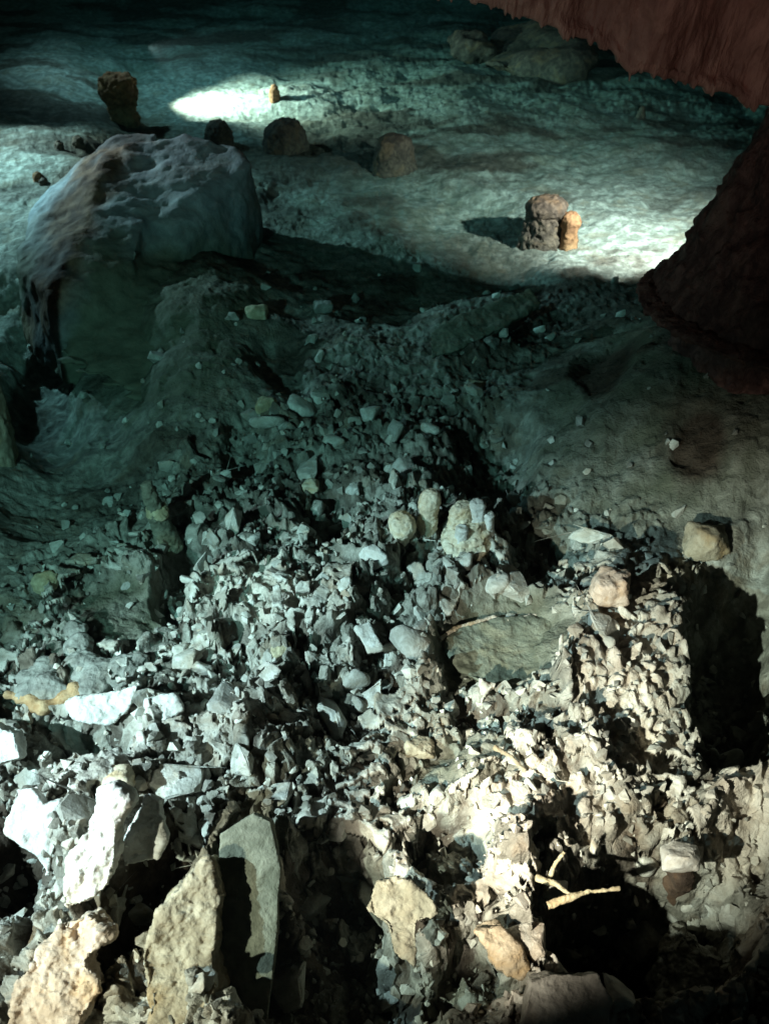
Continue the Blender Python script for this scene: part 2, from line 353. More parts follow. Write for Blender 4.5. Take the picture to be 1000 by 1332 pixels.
q = np.stack([ii[:-1, :-1], ii[1:, :-1], ii[1:, 1:], ii[:-1, 1:]], -1).reshape(-1, 4)
tz = top.ravel(); kf = keep.ravel()[q].all(1) & (np.ptp(tz[q], axis=1) < 0.022)
q = q[kf]; used, inv = np.unique(q, return_inverse=True); q = inv.reshape(-1, 4)
pts3 = np.stack([x_.ravel(), y_.ravel(), Z0+tz], -1)[used]
pts3 += 0.012*np.stack([fbm3(pts3*18, 3, 470), fbm3(pts3*18+9, 3, 471), fbm3(pts3*18+19, 3, 472)], -1)
nV = len(pts3); low = pts3.copy(); low[:, 2] -= 0.022
e4 = np.concatenate([q[:, [0, 1]], q[:, [1, 2]], q[:, [2, 3]], q[:, [3, 0]]]); key = np.sort(e4, 1); key = key[:, 0].astype(np.int64)*nV+key[:, 1]
_, first, cnt = np.unique(key, return_index=True, return_counts=True); bd = e4[first[cnt == 1]]
sides = np.stack([bd[:, 1], bd[:, 0], bd[:, 0]+nV, bd[:, 1]+nV], -1)
allq = np.concatenate([q, q[:, ::-1]+nV, sides]); co2 = np.concatenate([pts3, low])
me = bpy.data.meshes.new('calcite_crust')
me.vertices.add(len(co2)); me.vertices.foreach_set('co', co2.ravel())
me.loops.add(allq.size); me.loops.foreach_set('vertex_index', allq.ravel().astype(np.int32))
me.polygons.add(len(allq)); me.polygons.foreach_set('loop_start', np.arange(0, allq.size, 4, dtype=np.int32))
me.update(calc_edges=True); me.validate(); shade(me, True)
M['crust'] = rock_material('calcite_crust', (0.66, 0.62, 0.55), (0.36, 0.32, 0.265), (0.5, 0.34, 0.22), 0.5, 13, 0.6)
cr = link('calcite_crust', me, M['crust'], floor); cr['kind'] = 'stuff'
print('CRUST faces', len(allq))

# ------------------------------------------------------------------ loose stones
def stone_mesh(name, seed, npts=16, flat=0.6, sub=True):
    R = random.Random(seed); bm = bmesh.new(); pts = []
    sx, sy, sz = 1.0, R.uniform(.6, 1.0), R.uniform(.4, .8)*flat/0.6
    for _ in range(npts):
        v = Vector((R.gauss(0, 1), R.gauss(0, 1), R.gauss(0, 1))).normalized()*R.uniform(.75, 1.0)
        pts.append((v.x*sx, v.y*sy, v.z*sz))
    add_hull(bm, pts)
    if sub and seed % 3 == 0:
        bmesh.ops.subdivide_edges(bm, edges=bm.edges[:], cuts=2, use_grid_fill=True, smooth=0.0)
        bmesh.ops.triangulate(bm, faces=bm.faces[:])
        for _ in range(3): bmesh.ops.smooth_vert(bm, verts=bm.verts, factor=0.5, use_axis_x=True, use_axis_y=True, use_axis_z=True)
        P_ = np.array([v.co for v in bm.verts]); n_ = fbm3(P_*2.3+seed, 3, seed)
        for v, k in zip(bm.verts, n_): v.co *= 1+0.28*k
    elif sub:
        bmesh.ops.bevel(bm, geom=bm.edges[:], offset=0.05, segments=1, affect='EDGES', profile=0.6)
        bmesh.ops.triangulate(bm, faces=bm.faces[:])
        bmesh.ops.subdivide_edges(bm, edges=[e for e in bm.edges if e.calc_length() > 0.35], cuts=1)
        for v in bm.verts:
            n = fbm3(np.array([v.co])*3.1+seed, 3, seed)[0]; v.co *= 1+0.13*n
    me = bpy.data.meshes.new(name); bm.to_mesh(me); bm.free(); me.materials.append(M['stone']); shade(me, bool(sub and seed % 3 == 0))
    return me
variants = [stone_mesh('stone', 100+i, 10+i % 9, 0.45+0.06*(i % 6)) for i in range(18)]
iu = lambda px: int(np.clip(np.searchsorted(us, px), 0, nu-1)); iv = lambda py: int(np.clip(np.searchsorted(vs, py), 0, nv-1))
n_st = 0; tries = 0
while n_st < 300 and tries < 20000:
    tries += 1
    px, py = random.uniform(5, 995), random.uniform(400, 1325)
    if 590 < px < 770 and 770 < py < 930: continue
    if random.random() > float(rub[iv(py), iu(px)])**1.5*(1-.6*float(crust[iv(py), iu(px)])): continue
    p = hit(px, py); s = mpp(p)*min(40, max(10, random.lognormvariate(2.75, 0.45)))*(0.75+0.5*py/1332)
    o = link('stone', random.choice(variants), None, floor)
    o.location = p+Vector((0, 0, s*0.15)); o.scale = (s, s, s*random.uniform(.7, 1.1))
    o.rotation_euler = (random.gauss(0, .6), random.gauss(0, .6), random.uniform(0, 6.28)); n_st += 1
# the smaller rubble, too small to pick apart
hulls = []
for i in range(24):
    m_ = stone_mesh('chip', 500+i, 11, 0.75, False); m_.calc_loop_triangles()
    f = np.empty(len(m_.loop_triangles)*3, dtype=np.int32); m_.loop_triangles.foreach_get('vertices', f)
    hulls.append((coords(m_), f.reshape(-1, 3))); bpy.data.meshes.remove(m_)
VV, FF, base_i = [], [], 0
n_ch = 0; tries = 0
while n_ch < 5500 and tries < 120000:
    tries += 1
    px, py = random.uniform(-60, 1060), random.uniform(330, 1380)
    w = float(rub[iv(py), iu(px)])*(1-.7*float(crust[iv(py), iu(px)]))*(.45+.55*min(1, max(0, (py-560)/250)))
    if random.random() > 0.06+w**1.3: continue
    d = ray(px, py); t = (Z0-CAM_Z)/d.z; x, y = d.x*t, d.y*t
    z = floor_z(x, y); s = (t/1154)*min(14, max(2.6, random.lognormvariate(1.7, 0.5)))
    hv, hf = hulls[n_ch % 24]
    R = np.array(Euler((random.gauss(0, .6), random.gauss(0, .6), random.uniform(0, 6.28))).to_matrix())
    VV.append((hv*s) @ R.T + np.array([x, y, z+s*0.2])); FF.append(hf+base_i); base_i += len(hv); n_ch += 1
me = bpy.data.meshes.new('rubble'); me.from_pydata(np.concatenate(VV).tolist(), [], np.concatenate(FF).tolist())
me.update(); shade(me, False)
M['chips'] = rock_material('limestone_chips', (0.68, 0.65, 0.58), (0.36, 0.33, 0.28), (0.4, 0.29, 0.19), 0.45, 9, 0.4, vary=0.6, island=True)
rb = link('rubble', me, M['chips'], floor); rb['kind'] = 'stuff'

# ------------------------------------------------------------------ water: a clear green body that swallows the red
wm = bpy.data.materials.new('clear_green_water'); wm.use_nodes = True
wt = wm.node_tree; wt.nodes.clear()
wo = wt.nodes.new('ShaderNodeOutputMaterial'); wa = wt.nodes.new('ShaderNodeVolumeAbsorption')
wa.inputs['Color'].default_value = (0.42, 0.85, 0.87, 1); wa.inputs['Density'].default_value = 0.32
wsc = wt.nodes.new('ShaderNodeVolumeScatter'); wsc.inputs['Color'].default_value = (0.55, 0.9, 1.0, 1); wsc.inputs['Density'].default_value = 0.0008
wad = wt.nodes.new('ShaderNodeAddShader'); wt.links.new(wa.outputs[0], wad.inputs[0]); wt.links.new(wsc.outputs[0], wad.inputs[1])
wt.links.new(wad.outputs[0], wo.inputs['Volume'])
bm = bmesh.new(); bmesh.ops.create_cube(bm, size=1.0, matrix=Matrix.Translation((0, 14, -1.5)) @ Matrix.Diagonal((44, 34, 3.0, 1)))
me = bpy.data.meshes.new('water'); bm.to_mesh(me); bm.free()
water = link('water', me, wm); water['kind'] = 'structure'

# ------------------------------------------------------------------ the ceiling, hanging low on the right
edge_px = [(-700, -330, 4.0), (-200, -260, 4.0), (100, -160, 3.9), (350, -90, 3.9), (480, -40, 3.9), (570, -6, 3.95), (640, 4, 4.0), (700, 28, 4.05), (735, 42, 4.05), (790, 68, 4.1), (815, 92, 4.1),
           (835, 92, 4.1), (880, 103, 4.15), (940, 124, 4.2), (985, 142, 4.25), (1060, 150, 4.3), (1200, 130, 4.4), (1500, 60, 4.5), (2000, -60, 4.6)]
ep = np.array([list(at_y(a, b, c)) for a, b, c in edge_px])
cum = np.concatenate([[0], np.cumsum(np.linalg.norm(np.diff(ep, axis=0), axis=1))])
ss = np.concatenate([np.linspace(0, cum[4], 60)[:-1], np.linspace(cum[4], cum[15], 520), np.linspace(cum[15], cum[-1], 60)[1:]])
E = np.stack([np.interp(ss, cum, ep[:, k]) for k in range(3)], -1)
drip = np.maximum(0, noise2(ss*26, ss*0, 300))**2*0.035 + np.maximum(0, noise2(ss*60, ss*0+3, 301))**2*0.02
E[:, 2] += 0.03*fbm2(ss*4, ss*0, 3, 302) - drip
prof = [(14.0, None, 3.0), (7.0, None, 2.6), (3.0, None, 1.7), (1.2, None, 0.75), (0.5, None, 0.30), (0.22, None, 0.10), (0.08, None, 0.025), (0.03, None, 0.0), (0.0, None, 0.0)]
rows = []
for dy, _, dz_ in prof: rows.append(np.stack([E[:, 0], E[:, 1]+dy, np.minimum(E[:, 2]+dz_, 4.2)], -1))
for k in range(1, 91):
    t = k/90.0; z = E[:, 2]+0.004+(3.0-E[:, 2])*t**1.15
    rows.append(np.stack([E[:, 0], E[:, 1]-0.012-0.45*t**1.3, z], -1))
for k in range(1, 14):
    t = k/13.0; rows.append(np.stack([E[:, 0], E[:, 1]-0.462-6.5*t, 3.0+0.25*math.sin(t*3)+0*E[:, 0]], -1))
G = np.stack(rows); gs = G.shape
p = G.reshape(-1, 3)
amp = np.ones(gs[:2]); amp[7:12, :] = 0.25; amp = amp.reshape(-1)
q = p*np.array([1.6, 1.6, 0.5])
p = p + np.stack([0*amp, -amp*(0.10*fbm3(q*2.2, 3, 310)+0.035*fbm3(p*np.array([9, 9, 2.0]), 4, 311)+0.012*fbm3(p*30, 3, 312)), amp*0.04*fbm3(p*1.7, 3, 313)], -1)
idx = np.arange(gs[0]*gs[1]).reshape(gs[0], gs[1])
qd = np.stack([idx[:-1, :-1], idx[:-1, 1:], idx[1:, 1:], idx[1:, :-1]], -1).reshape(-1, 4)
me = bpy.data.meshes.new('cave_ceiling'); me.from_pydata(p.tolist(), [], qd.tolist()); me.update(); shade(me, True)
ceil = link('cave_ceiling', me, M['red']); ceil['kind'] = 'structure'
tip = at_y(823, 88, 4.08); bm = bmesh.new()
add_lathe(bm, (0, 0, 0), [(0.004, -0.075), (0.007, -0.05), (0.016, -0.02), (0.022, 0.0), (0.02, 0.03)], seg=14, rnd=.1)
o = sculpt('stalactite', bm, M['red'], 0.004, [(0.003, 0.02, 'fbm')], ceil, relax=1); o.location = tip+Vector((0, 0.03, 0.015))

# ------------------------------------------------------------------ shaping and placing of single things
def thing_at(px, py, lift=0.0):
    p = hit(px, py); return p+Vector((0, 0, lift)), mpp(p)
def finish(o, p, rz=0.0, tilt=(0, 0)):
    o.location = p; o.rotation_euler = (tilt[0], tilt[1], rz); return o
def rock(name, label, cat, px, py, w, d, h, mat, seed=1, npts=22, rough=0.06, steps=0.05, rz=0.0, group=None, boxy=0.6, sink=0.25, res=20, parent=None, z=None):
    """an angular stone w x d x h photograph pixels, its foot at the pixel"""
    p, s = thing_at(px, py); R = random.Random(seed); bm = bmesh.new(); pts = []
    if z is not None: p = at_z(px, py, z); s = mpp(p)
    for _ in range(npts):
        v = Vector((R.uniform(-1, 1), R.uniform(-1, 1), R.uniform(-1, 1)))
        v = v/max(abs(v.x), abs(v.y), abs(v.z))*boxy + v.normalized()*(1-boxy)
        pts.append((v.x*w*s/2, v.y*d*s/2, (v.z*0.5+0.5-sink)*h*s))
    add_hull(bm, pts); W = max(w, d, h)*s
    o = sculpt(name, bm, M[mat], W/res, [(W*rough, W*0.35, 'fbm'), (W*steps, W*0.22, 'step'), (W*rough*0.4, W*0.1, 'fbm')], parent, relax=1, seed=seed)
    finish(o, p, rz)
    if not parent: tag(o, label, cat, group)
    return o
def slab(name, label, cat, outline, mat, lift=0.05, tilt=0.4, thick=14, seed=1, rough=0.03, holes=0.0, group=None, z=None, slope_x=0.0, vox=1.6, layers=None, parent=None):
    """a plate with a traced outline, its face leaning towards the viewer, its own thickness"""
    cx = sum(a for a, b in outline)/len(outline); cy = sum(b for a, b in outline)/len(outline)
    pc = hit(cx, cy); s = mpp(pc); zc = (floor_z(pc.x, pc.y) if z is None else z)+lift
    pts = []
    for a, b in outline:                           # meet the tilted plane through the centre
        c0 = at_z(cx, cy, zc); d = ray(a, b)
        n = Vector((-slope_x, -tilt, 1.0)); o0 = Vector((0, 0, CAM_Z)); t = (c0-o0).dot(n)/d.dot(n)
        pts.append(o0+d*t)
    c = sum(pts, Vector())/len(pts); nrm = Vector((-slope_x, -tilt, 1.0)).normalized()
    bm = bmesh.new(); vsl = [bm.verts.new(q-c) for q in pts]; f = bm.faces.new(vsl)
    r = bmesh.ops.extrude_face_region(bm, geom=[f])
    ev = [g for g in r['geom'] if isinstance(g, bmesh.types.BMVert)]
    for v in ev: v.co = v.co*0.92 - nrm*thick*s + Vector((0, 0.25*thick*s, 0))
    bmesh.ops.recalc_face_normals(bm, faces=bm.faces[:]); bmesh.ops.triangulate(bm, faces=bm.faces[:])
    W = thick*s
    o = sculpt(name, bm, M[mat], vox*s, layers(s) if layers else [(rough*230*s, 42*s, 'fbm'), (rough*26*s, 17*s, 'ridge'), (rough*60*s, 15*s, 'step'), (rough*30*s, 6*s, 'fbm')], parent, relax=1, seed=seed)
    o.location = c
    if not parent: tag(o, label, cat, group)
    return o
def group_at(name, label, cat, px, py, group=None, lift=0.0):
    p, s = thing_at(px, py, lift); e = bpy.data.objects.new(name, None); C.objects.link(e); e.location = p; tag(e, label, cat, group); return e, s
def turned(name, label, cat, px, py, prof, mat, lean=(0, 0), seed=1, rnd=0.06, layers=None, parent=None, s=None, off=(0, 0, 0), vox=1.5, group=None):
    if parent is None: p, s = thing_at(px, py)
    bm = bmesh.new(); add_lathe(bm, [q*s for q in off], [(r*s, h*s) for r, h in prof], (lean[0]*s, lean[1]*s), 24, rnd, seed)
    o = sculpt(name, bm, M[mat], vox*s, [(a*s, b*s, k) for a, b, k in (layers or [(2.2, 9, 'fbm'), (1.2, 4, 'knob'), (.7, 2.2, 'fbm')])], parent, relax=1, seed=seed)
    if parent is None: o.location = p; tag(o, label, cat, group)
    return o

# the dark red column standing in the water on the right
cb = at_z(965, 400, 0.0); e = bpy.data.objects.new('column', None); C.objects.link(e); e.location = (cb.x, cb.y, 0)
tag(e, 'dark wet reddish rock column rising from the water under the overhang', 'rock column')
bm = bmesh.new()
add_lathe(bm, (0, 0, 0), [(0.34, -1.3), (0.36, -0.5), (0.48, -0.1), (0.655, 0.0), (0.61, 0.12), (0.56, 0.25), (0.51, 0.42), (0.46, 0.62), (0.41, 0.85), (0.39, 1.05), (0.42, 1.35), (0.6, 1.8), (0.9, 2.4)], lean=(0.62, 0.1), seg=64, rnd=0.035, seed=5)
shaft = sculpt('shaft', bm, M['column'], 0.016, [(0.05, 0.22, 'fbm'), (0.05, 0.12, 'streak'), (0.016, 0.045, 'knob'), (0.007, 0.02, 'fbm')], e, relax=2, seed=3)
bm = bmesh.new()
add_lathe(bm, (0.21, 0.03, 0), [(0.66, -0.035), (0.715, -0.02), (0.725, 0.0), (0.69, 0.014)], seg=72, rnd=0.02, seed=5)
sculpt('waterline_crust', bm, M['column'], 0.012, [(0.02, 0.1, 'fbm'), (0.012, 0.03, 'knob')], e, relax=1, seed=8)
# the column's twin at the left edge
turned('left_stalagmite'.replace('left_', ''), 'olive brown stalagmite trunk at the far left edge above dark pit', 'stalagmite', -14, 588, [(34, -20), (32, 30), (29, 90), (27, 150), (30, 215), (22, 260), (8, 272)], 'tan', lean=(14, 0), seed=21, layers=[(5, 30, 'fbm'), (3, 12, 'streak'), (1.5, 5, 'fbm')], vox=3)

# the big submerged boulder with a brown crest
o0 = at_z(220, 300, -0.8)
face = [at_z(160, 184, -.05), at_z(240, 177, -.03), at_z(308, 187, -.06), at_z(327, 212, -.14), at_z(323, 302, -.62), at_z(262, 345, -.76), at_z(175, 300, -.40), at_z(150, 420, -.85)]
crest = [at_z(105, 200, -.18), at_z(150, 172, -.04), at_z(205, 172, -.04), at_z(200, 240, -.24), at_z(180, 330, -.45), at_z(165, 410, -.72), at_z(62, 385, -.50), at_z(20, 345, -.55), at_z(45, 250, -.5)]
bm = bmesh.new(); add_hull(bm, [q-o0 for q in face] + [q-o0+Vector((0, 0.5, -0.85)) for q in face[:4]] + [q-o0+Vector((0, -0.05, -0.6)) for q in face[4:]])
add_hull(bm, [q-o0 for q in crest]+[q-o0+Vector((0, 0.5, -0.8)) for q in crest[:3]] + [q-o0+Vector((0, -0.12, -0.6)) for q in crest[4:]])
add_hull(bm, [q-o0 for q in (at_z(150, 300, -.45), at_z(265, 320, -.66), at_z(330, 420, -.9), at_z(240, 560, -.98), at_z(70, 470, -.85), at_z(180, 330, -.5))])
M['boulder'] = rock_material('ridge_limestone', (0.34, 0.37, 0.38), (0.19, 0.21, 0.22), (0.26, 0.22, 0.16), 0.3, 7, 0.5, attr=True)
bo = sculpt('boulder', bm, M['boulder'], 0.024, [(0.06, 0.8, 'fbm'), (0.05, 0.3, 'fbm'), (0.012, 0.1, 'fbm'), (0.008, 0.05, 'fbm')], None, relax=2, seed=31)
bo.location = o0; tag(bo, 'large submerged boulder with blue-grey flat face and brown crest', 'boulder')
pc_ = coords(bo.data)+np.array(o0); dp_ = pc_[:, 1]*cp-(pc_[:, 2]-CAM_Z)*sp
qu = 500+F*pc_[:, 0]/dp_; qv = 666-F*(pc_[:, 1]*sp+(pc_[:, 2]-CAM_Z)*cp)/dp_
nb = fbm3(pc_*3.0, 4, 77); line = 150-0.42*(qv-180)
ct = np.zeros((len(pc_), 4)); ct[:, 3] = 0
on_crest = sstep(48, 16, np.abs(qu-line+30*nb))
ct[:, 1] = on_crest*sstep(-.45, .1, nb)*.95; ct[:, 2] = on_crest*.6*sstep(.3, -.3, nb); ct[:, 0] = sstep(270, 350, qv+40*nb)*(1-on_crest)
ca = bo.data.color_attributes.new('tint', 'FLOAT_COLOR', 'POINT'); ca.data.foreach_set('color', ct.ravel().astype(np.float32))
# small knobs growing down the crest's lit flank
for k, (px, py, w) in enumerate([(78, 190, 11), (103, 186, 13), (50, 229, 11), (92, 232, 12), (112, 246, 18), (58, 236, 8)]):
    turned('stalagmite', ['small dark knob uppermost left of the brown crest', 'small brown knob right beside the uppermost dark one', 'tiny orange knob on the pale shelf far left', 'small brown knob low on the pale flank of the crest',
            'wider brown knob jutting from the crest above the pale flank', 'tiniest dark knob just right of the orange one'][k], 'stalagmite', px, py+5, [(w*.6, -4), (w*.55, 3), (w*.5, w*.6), (w*.3, w*.9), (1, w)], ['brown', 'brown', 'orange', 'brown', 'brown', 'brown'][k], seed=40+k, vox=1.2, group='knobs on the boulder crest')

# stalagmites and stumps of the far pool
turned('stalagmite', 'rough orange-brown stalagmite stub on top of the boulder ridge', 'stalagmite', 162, 162, [(20, -10), (19, 8), (16, 22), (20, 34), (22, 46), (19, 56), (12, 60)], 'orange', seed=51, layers=[(4, 10, 'fbm'), (3, 6, 'knob'), (1.4, 3, 'fbm')])
turned('stalagmite', 'tiny glowing orange stalagmite in the lit patch casting a long shadow', 'stalagmite', 358, 132, [(8, -4), (7.5, 4), (6.5, 10), (4.5, 17), (1.5, 20)], 'orange', seed=52, vox=1)
turned('rock_stump', 'dark round rock knob at the near edge of the left light patch', 'rock', 286, 192, [(20, -8), (20, 8), (18, 20), (13, 29), (6, 32)], 'brown', seed=53)
turned('rock_stump', 'wider dark rock knob right below the tiny orange stalagmite', 'rock', 372, 194, [(30, -8), (29, 8), (25, 24), (17, 34), (6, 37)], 'brown', seed=54)
turned('rock_stump', 'dark rock stump alone in the dim centre of the pool', 'rock', 512, 222, [(32, -8), (27, 6), (23, 28), (19, 40), (9, 45)], 'brown', seed=55)
e, s = group_at('stalagmite', 'dark brown stalagmite with a wider cap left of white light patch', 'stalagmite', 704, 318)
turned('trunk', '', '', 0, 0, [(36, -10), (30, 4), (25, 20), (22, 40)], 'brown', parent=e, s=s, seed=56, layers=[(4, 14, 'fbm'), (3, 7, 'ridge'), (1, 3, 'fbm')])
turned('cap', '', '', 0, 0, [(18, 34), (25, 42), (27, 50), (20, 58), (8, 61)], 'brown', parent=e, s=s, seed=57, off=(2, 0, 0))
turned('stalagmite', 'slim orange stalagmite standing beside the capped brown one', 'stalagmite', 738, 322, [(14, -6), (11, 6), (10, 22), (12, 34), (10, 42), (4, 45)], 'orange', seed=58)
rock('stone_block', 'squarish layered rock block at the far back beside the dark recess', 'rock', 612, 80, 62, 60, 44, 'brown', seed=59, boxy=.9, steps=.08)
rock('boulder', 'dark rock mass added in the shaded recess under the left end of the red overhang', 'boulder', 690, 84, 150, 220, 52, 'brown', seed=60)  # dark mass stands in for the shade of a recess
turned('stalagmite', 'small yellowish stalagmite far off below the drip point', 'stalagmite', 833, 155, [(9, -3), (6, 2), (4, 10), (2, 15)], 'brown', seed=61, vox=1)

# the three pale stalagmites in the middle
e, s = group_at('stalagmite_cluster', 'cream stalagmite cluster with several stubby tips', 'stalagmite', 608, 712, lift=.03)
turned('mound', '', '', 0, 0, [(32, -12), (37, 0), (36, 10), (28, 15), (27, 24), (20, 28), (17, 38)], 'cream', parent=e, s=s, seed=62, rnd=.05, layers=[(3, 16, 'fbm'), (2, 7, 'knob'), (.8, 3, 'fbm')], vox=1.2)
turned('shoulder', '', '', 0, 0, [(15, 10), (17, 30), (16, 46), (11, 56)], 'cream', parent=e, s=s, seed=66, off=(-9, 8, 0), vox=1.1)
for k, (ox, oy, r, h0, h1) in enumerate([(9, 3, 10, 25, 64), (23, 0, 8, 16, 48), (-11, -18, 8, 8, 40)]):
    turned('tip', '', '', 0, 0, [(r*1.3, h0), (r, h0+(h1-h0)*.4), (r*.95, h1-7), (r*1.05, h1-2), (r*.7, h1+1)], 'white', parent=e, s=s, seed=63+k, off=(ox, oy, 0), vox=1.0, layers=[(1.2, 6, 'fbm'), (.6, 2.5, 'fbm')])
turned('stalagmite', 'slim knobbly cream stalagmite left of the cluster', 'stalagmite', 553, 696, [(15, -8), (13, 3), (14, 14), (14, 24), (11, 33), (13, 42), (15, 52), (14, 62), (9, 70), (3, 72)], 'cream', lean=(5, 0), seed=68, rnd=.04, vox=1.1, layers=[(2, 9, 'fbm'), (.8, 3, 'fbm')])
turned('stalagmite', 'short rounded cream stalagmite knob beside the slim one', 'stalagmite', 522, 700, [(9, -8), (11, 2), (17, 12), (19, 22), (17, 31), (9, 37)], 'cream', seed=69, vox=1.1, layers=[(2.5, 10, 'fbm'), (1, 4, 'fbm')])
e, s = group_at('stalagmite', 'leaning olive post with yellow band in the left rubble', 'stalagmite', 220, 706)
turned('post', '', '', 0, 0, [(19, -8), (16, 8), (13, 26), (10.5, 50), (9, 78), (7, 96)], 'olive', parent=e, s=s, lean=(-14, 0), seed=70)
turned('band', '', '', 0, 0, [(11.5, 44), (13.5, 48), (13, 56), (10.5, 59)], 'yellow', parent=e, s=s, off=(-7.3, 0, 0), seed=71)
turned('knob_stone'.replace('knob_', 'round_'), 'round tan stone in the dark above the orange-rimmed flowstone', 'rock', 62, 766, [(6, -6), (13, 0), (17, 10), (14, 20), (6, 25)], 'yellow', seed=72)

# single stones one can point to
rock('stone', 'flat brown stone on the silt near the right edge', 'rock', 915, 712, 62, 50, 44, 'tan', 81)
rock('stone', 'pinkish dome-topped stone at the top of the bright right mound', 'rock', 791, 776, 56, 46, 50, 'pink', 82, boxy=.75)
rock('stone', 'clean white block alone over the black pit', 'rock', 880, 1120, 54, 44, 46, 'white', 83, rough=.03, steps=.02, z=-.74)
rock('stone', 'dark rock in the black pit carrying the white block', 'rock', 882, 1136, 38, 34, 130, 'brown', 183, z=-.92, sink=.62)
rock('stone', 'tan layered stone in the middle of the rubble', 'rock', 546, 978, 42, 34, 28, 'tan', 84)
rock('stone', 'cream stone above the white flowstone', 'rock', 152, 1020, 52, 42, 36, 'cream', 85)
rock('stone', 'faceted white stone left of the three stalagmites', 'rock', 486, 732, 48, 40, 36, 'white', 86, npts=14, rough=.03)
rock('stone', 'small cream stone on the rubble, upper left of the stalagmites', 'rock', 405, 636, 26, 22, 18, 'cream', 87)
rock('stone', 'small bluish white stone left of the slim stalagmite shadow', 'rock', 459, 640, 20, 18, 17, 'white', 88)
rock('stone', 'pale green pebble in the dim slope above the rubble', 'rock', 421, 404, 28, 24, 18, 'grey', 89)
rock('stone', 'yellowish flat stone with a dark gap beneath on dim slope', 'rock', 334, 412, 34, 26, 20, 'yellow', 90)
rock('stone', 'yellow striped stone block on the dark middle-left floor', 'rock', 347, 534, 28, 22, 22, 'yellow', 91, boxy=.95, rough=.02)
rock('stone', 'pale angular stone resting on the tilted slab', 'rock', 639, 452, 24, 20, 19, 'grey', 92, npts=12)
rock('stone', 'yellowish stone in the amber rubble of the centre', 'rock', 366, 848, 28, 24, 20, 'yellow', 93)
rock('stone', 'thin pale yellow stone right of the centre gloom', 'rock', 618, 502, 26, 22, 12, 'yellow', 94)

# traced plates and blocks
slab('pointed_slab', 'white pointed slab hanging point down at the left edge', 'rock', [(20, 1026), (42, 1026), (57, 1048), (78, 1043), (72, 1100), (62, 1142), (46, 1112), (2, 1084)], 'white', .16, .9, 18, 101)
slab('flowstone', 'long white flowstone tongue near the bottom left', 'flowstone', [(128, 1024), (150, 1022), (170, 1040), (150, 1078), (150, 1130), (142, 1152), (104, 1178), (82, 1184), (84, 1120), (112, 1082)], 'white', .16, .8, 26, 102, rough=.05)
slab('flowstone', 'bluish white flowstone lobe right of the long tongue', 'flowstone', [(190, 1036), (206, 1042), (214, 1090), (206, 1116), (162, 1128), (156, 1108), (172, 1072)], 'white', .12, .7, 24, 103, rough=.04)
slab('flowstone', 'cream knobbly flowstone at the bottom left corner', 'flowstone', [(48, 1240), (80, 1200), (120, 1190), (140, 1215), (110, 1250), (130, 1290), (90, 1345), (10, 1345), (25, 1280)], 'pink', .12, .5, 40, 104, rough=.08)
slab('rock_block', 'tan curved block with scalloped edge at the bottom left', 'rock', [(205, 1190), (240, 1150), (272, 1116), (284, 1170), (278, 1250), (284, 1345), (200, 1345), (182, 1246), (196, 1216)], 'tan', .13, .6, 60, 105, rough=.06)
slab('rock_slab', 'smooth grey-green slab beside the tan curved block', 'rock', [(285, 1085), (330, 1058), (352, 1068), (365, 1130), (360, 1220), (345, 1350), (288, 1350), (282, 1200)], 'olive', .12, .8, 30, 106, rough=.014)
slab('boulder', 'grey flat-topped boulder cut by the bottom edge', 'boulder', [(690, 1276), (716, 1264), (778, 1268), (796, 1300), (790, 1350), (676, 1350)], 'grey', .2, .35, 40, 107, rough=.03)
slab('boulder', 'ribbed grey boulder in the bottom right corner', 'boulder', [(886, 1212), (910, 1214), (918, 1238), (955, 1250), (972, 1300), (965, 1350), (860, 1350), (862, 1290), (872, 1250)], 'grey', .2, .6, 50, 108, rough=.09)
slab('rock_slab', 'jagged olive slab above the bottom centre gloom', 'rock', [(474, 1182), (490, 1150), (516, 1140), (555, 1164), (572, 1190), (546, 1200), (540, 1256), (514, 1240), (500, 1204)], 'olive', .14, .6, 22, 109, rough=.05)
slab('rock_slab', 'dark slab with a tan upper edge below the two sticks', 'rock', [(618, 1212), (652, 1204), (672, 1232), (690, 1264), (676, 1276), (650, 1262)], 'tan', .14, .7, 26, 110, rough=.05)
slab('rock_slab', 'long tilted greenish slab in the dim middle of the pool', 'rock', [(558, 432), (608, 406), (690, 376), (702, 394), (652, 426), (592, 456), (560, 466)], 'olive', .08, .3, 20, 111, rough=.03)
slab('rock_slab', 'bright white slab below the orange-rimmed flowstone', 'rock', [(84, 914), (130, 904), (184, 886), (168, 920), (150, 942), (120, 942), (95, 930)], 'white', .07, .7, 22, 112, rough=.04)
slab('rock_slab', 'smaller white slab right of the bright one', 'rock', [(190, 912), (226, 902), (238, 924), (212, 938), (190, 932)], 'white', .06, .6, 18, 113, rough=.04)
slab('rock_slab', 'white stone cut by the left edge above the pointed slab', 'rock', [(-12, 940), (20, 952), (26, 986), (-12, 998)], 'white', .08, .6, 24, 114, rough=.04)
slab('rock_shard', 'pale triangular shard left of centre among the rubble', 'rock', [(462, 816), (480, 808), (500, 846), (478, 850)], 'white', .05, .5, 10, 115, rough=.02)
slab('rock_shard', 'pale upright shard touching the triangular one', 'rock', [(500, 840), (516, 830), (519, 866), (500, 870)], 'white', .05, .5, 10, 116, rough=.02)
slab('rock_shard', 'square pale shard below the triangular one', 'rock', [(468, 902), (497, 880), (499, 920), (472, 924)], 'white', .05, .5, 10, 117, rough=.02)

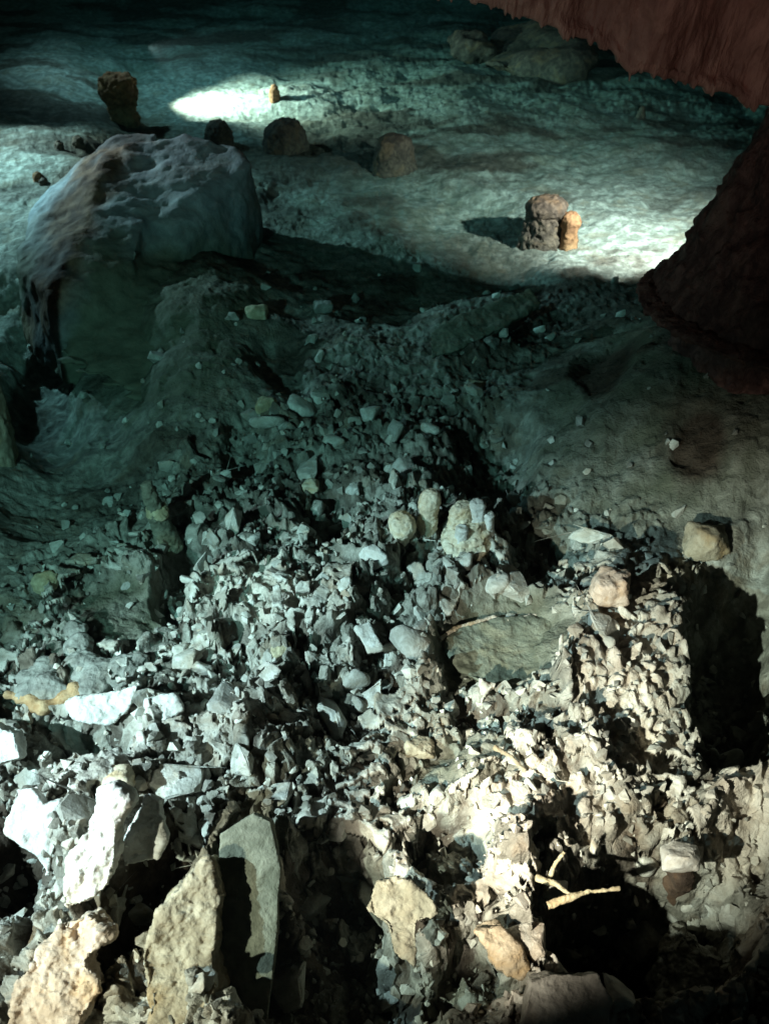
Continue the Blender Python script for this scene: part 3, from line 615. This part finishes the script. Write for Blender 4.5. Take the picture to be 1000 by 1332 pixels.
# thin-rimmed shelf and the orange-rimmed flowstone
def rim(name, pts, r, mat, parent, z, lift=0.0, seed=1):
    bm = bmesh.new(); P = [at_z(a, b, z+lift) for a, b in pts]
    for a, b in zip(P, P[1:]):
        add_rod(bm, a-parent.location, b-parent.location, r*random.uniform(.7, 1.3), r*random.uniform(.7, 1.3), 10); add_blob(bm, b-parent.location+Vector((random.uniform(-r, r), random.uniform(-r, r), 0)), r*random.uniform(.7, 1.7))
    return sculpt(name, bm, M[mat], r*0.34, [(r*.5, r*3, 'fbm'), (r*.2, r, 'fbm')], parent, relax=1, seed=seed)
o = slab('rimstone_shelf', 'smooth olive shelf with a thin pale curved rim', 'rock shelf', [(575, 838), (600, 815), (650, 804), (700, 800), (740, 808), (748, 846), (738, 884), (704, 902), (640, 896), (596, 872)], 'olive', .03, .10, 14, 120, rough=.03)
zz = o.location.z
rim('rim', [(560, 842), (590, 818), (640, 803), (662, 808), (690, 802), (715, 798), (740, 806), (748, 842), (738, 878), (716, 906)], .009, 'pink', o, zz, .012, 5)
e, s = group_at('flowstone', 'blue-grey rounded flowstone mound with orange rim at left', 'flowstone', 84, 905)
bm = bmesh.new()
for a, b, r in [(100, 820, 18), (102, 842, 22), (108, 866, 26), (130, 876, 26), (160, 872, 26), (120, 892, 22), (176, 860, 18)]:
    q = at_z(a, b, e.location.z+.05); add_blob(bm, q-e.location, r*s, (1, 1, .6))
sculpt('lobe', bm, M['grey'], 2*s, [(5*s, 26*s, 'fbm'), (2*s, 9*s, 'ridge'), (1*s, 4*s, 'fbm')], e, seed=121)
bm = bmesh.new()
for a, b, r in [(58, 868, 20), (40, 882, 18), (62, 894, 24), (36, 898, 16), (76, 900, 14)]:
    q = at_z(a, b, e.location.z+.05); add_blob(bm, q-e.location, r*s, (1, 1, .6))
sculpt('lobe', bm, M['grey'], 2*s, [(5*s, 22*s, 'fbm'), (2*s, 8*s, 'ridge'), (1*s, 4*s, 'fbm')], e, seed=122)
rim('rim', [(6, 904), (30, 906), (48, 914), (62, 918), (84, 908), (104, 906), (120, 896)], .024, 'ochre', e, e.location.z, .045, 6)

# broken straws lying on the lower rubble
def straw(label, a, b, ra, rb, za, zb, mat='yellow'):
    A = at_z(*a, za); B = at_z(*b, zb); bm = bmesh.new(); K = (B-A)*.55+Vector((0, .010, .008)); add_rod(bm, A-A, K, ra*1.15, (ra+rb)*.45, 14); add_rod(bm, K*.97, B-A, (ra+rb)*.48, rb, 14)
    o = sculpt('broken_stalactite', bm, M[mat], min(ra, rb)*.3, [(ra*.5, ra*3, 'fbm'), (ra*.25, ra, 'fbm')], None, relax=1, seed=int(a[0]))
    o.location = A; tag(o, label, 'stalactite', 'broken straws on the lower rubble')
pz = -0.70
straw('long yellowish broken straw lying over the black pit edge', (712, 1178), (806, 1156), .011, .006, pz+.06, pz+.09)
straw('short tan broken straw crossing behind the long one', (697, 1142), (745, 1166), .010, .008, pz+.07, pz+.06)
straw('thin upright broken straw above the crossing pair', (710, 1150), (734, 1108), .007, .006, pz+.05, pz+.1)
pz = hit(660, 988).z
straw('tan broken straw in the rubble left of the bright mound', (642, 972), (684, 1004), .009, .008, pz+.07, pz+.05, 'tan')
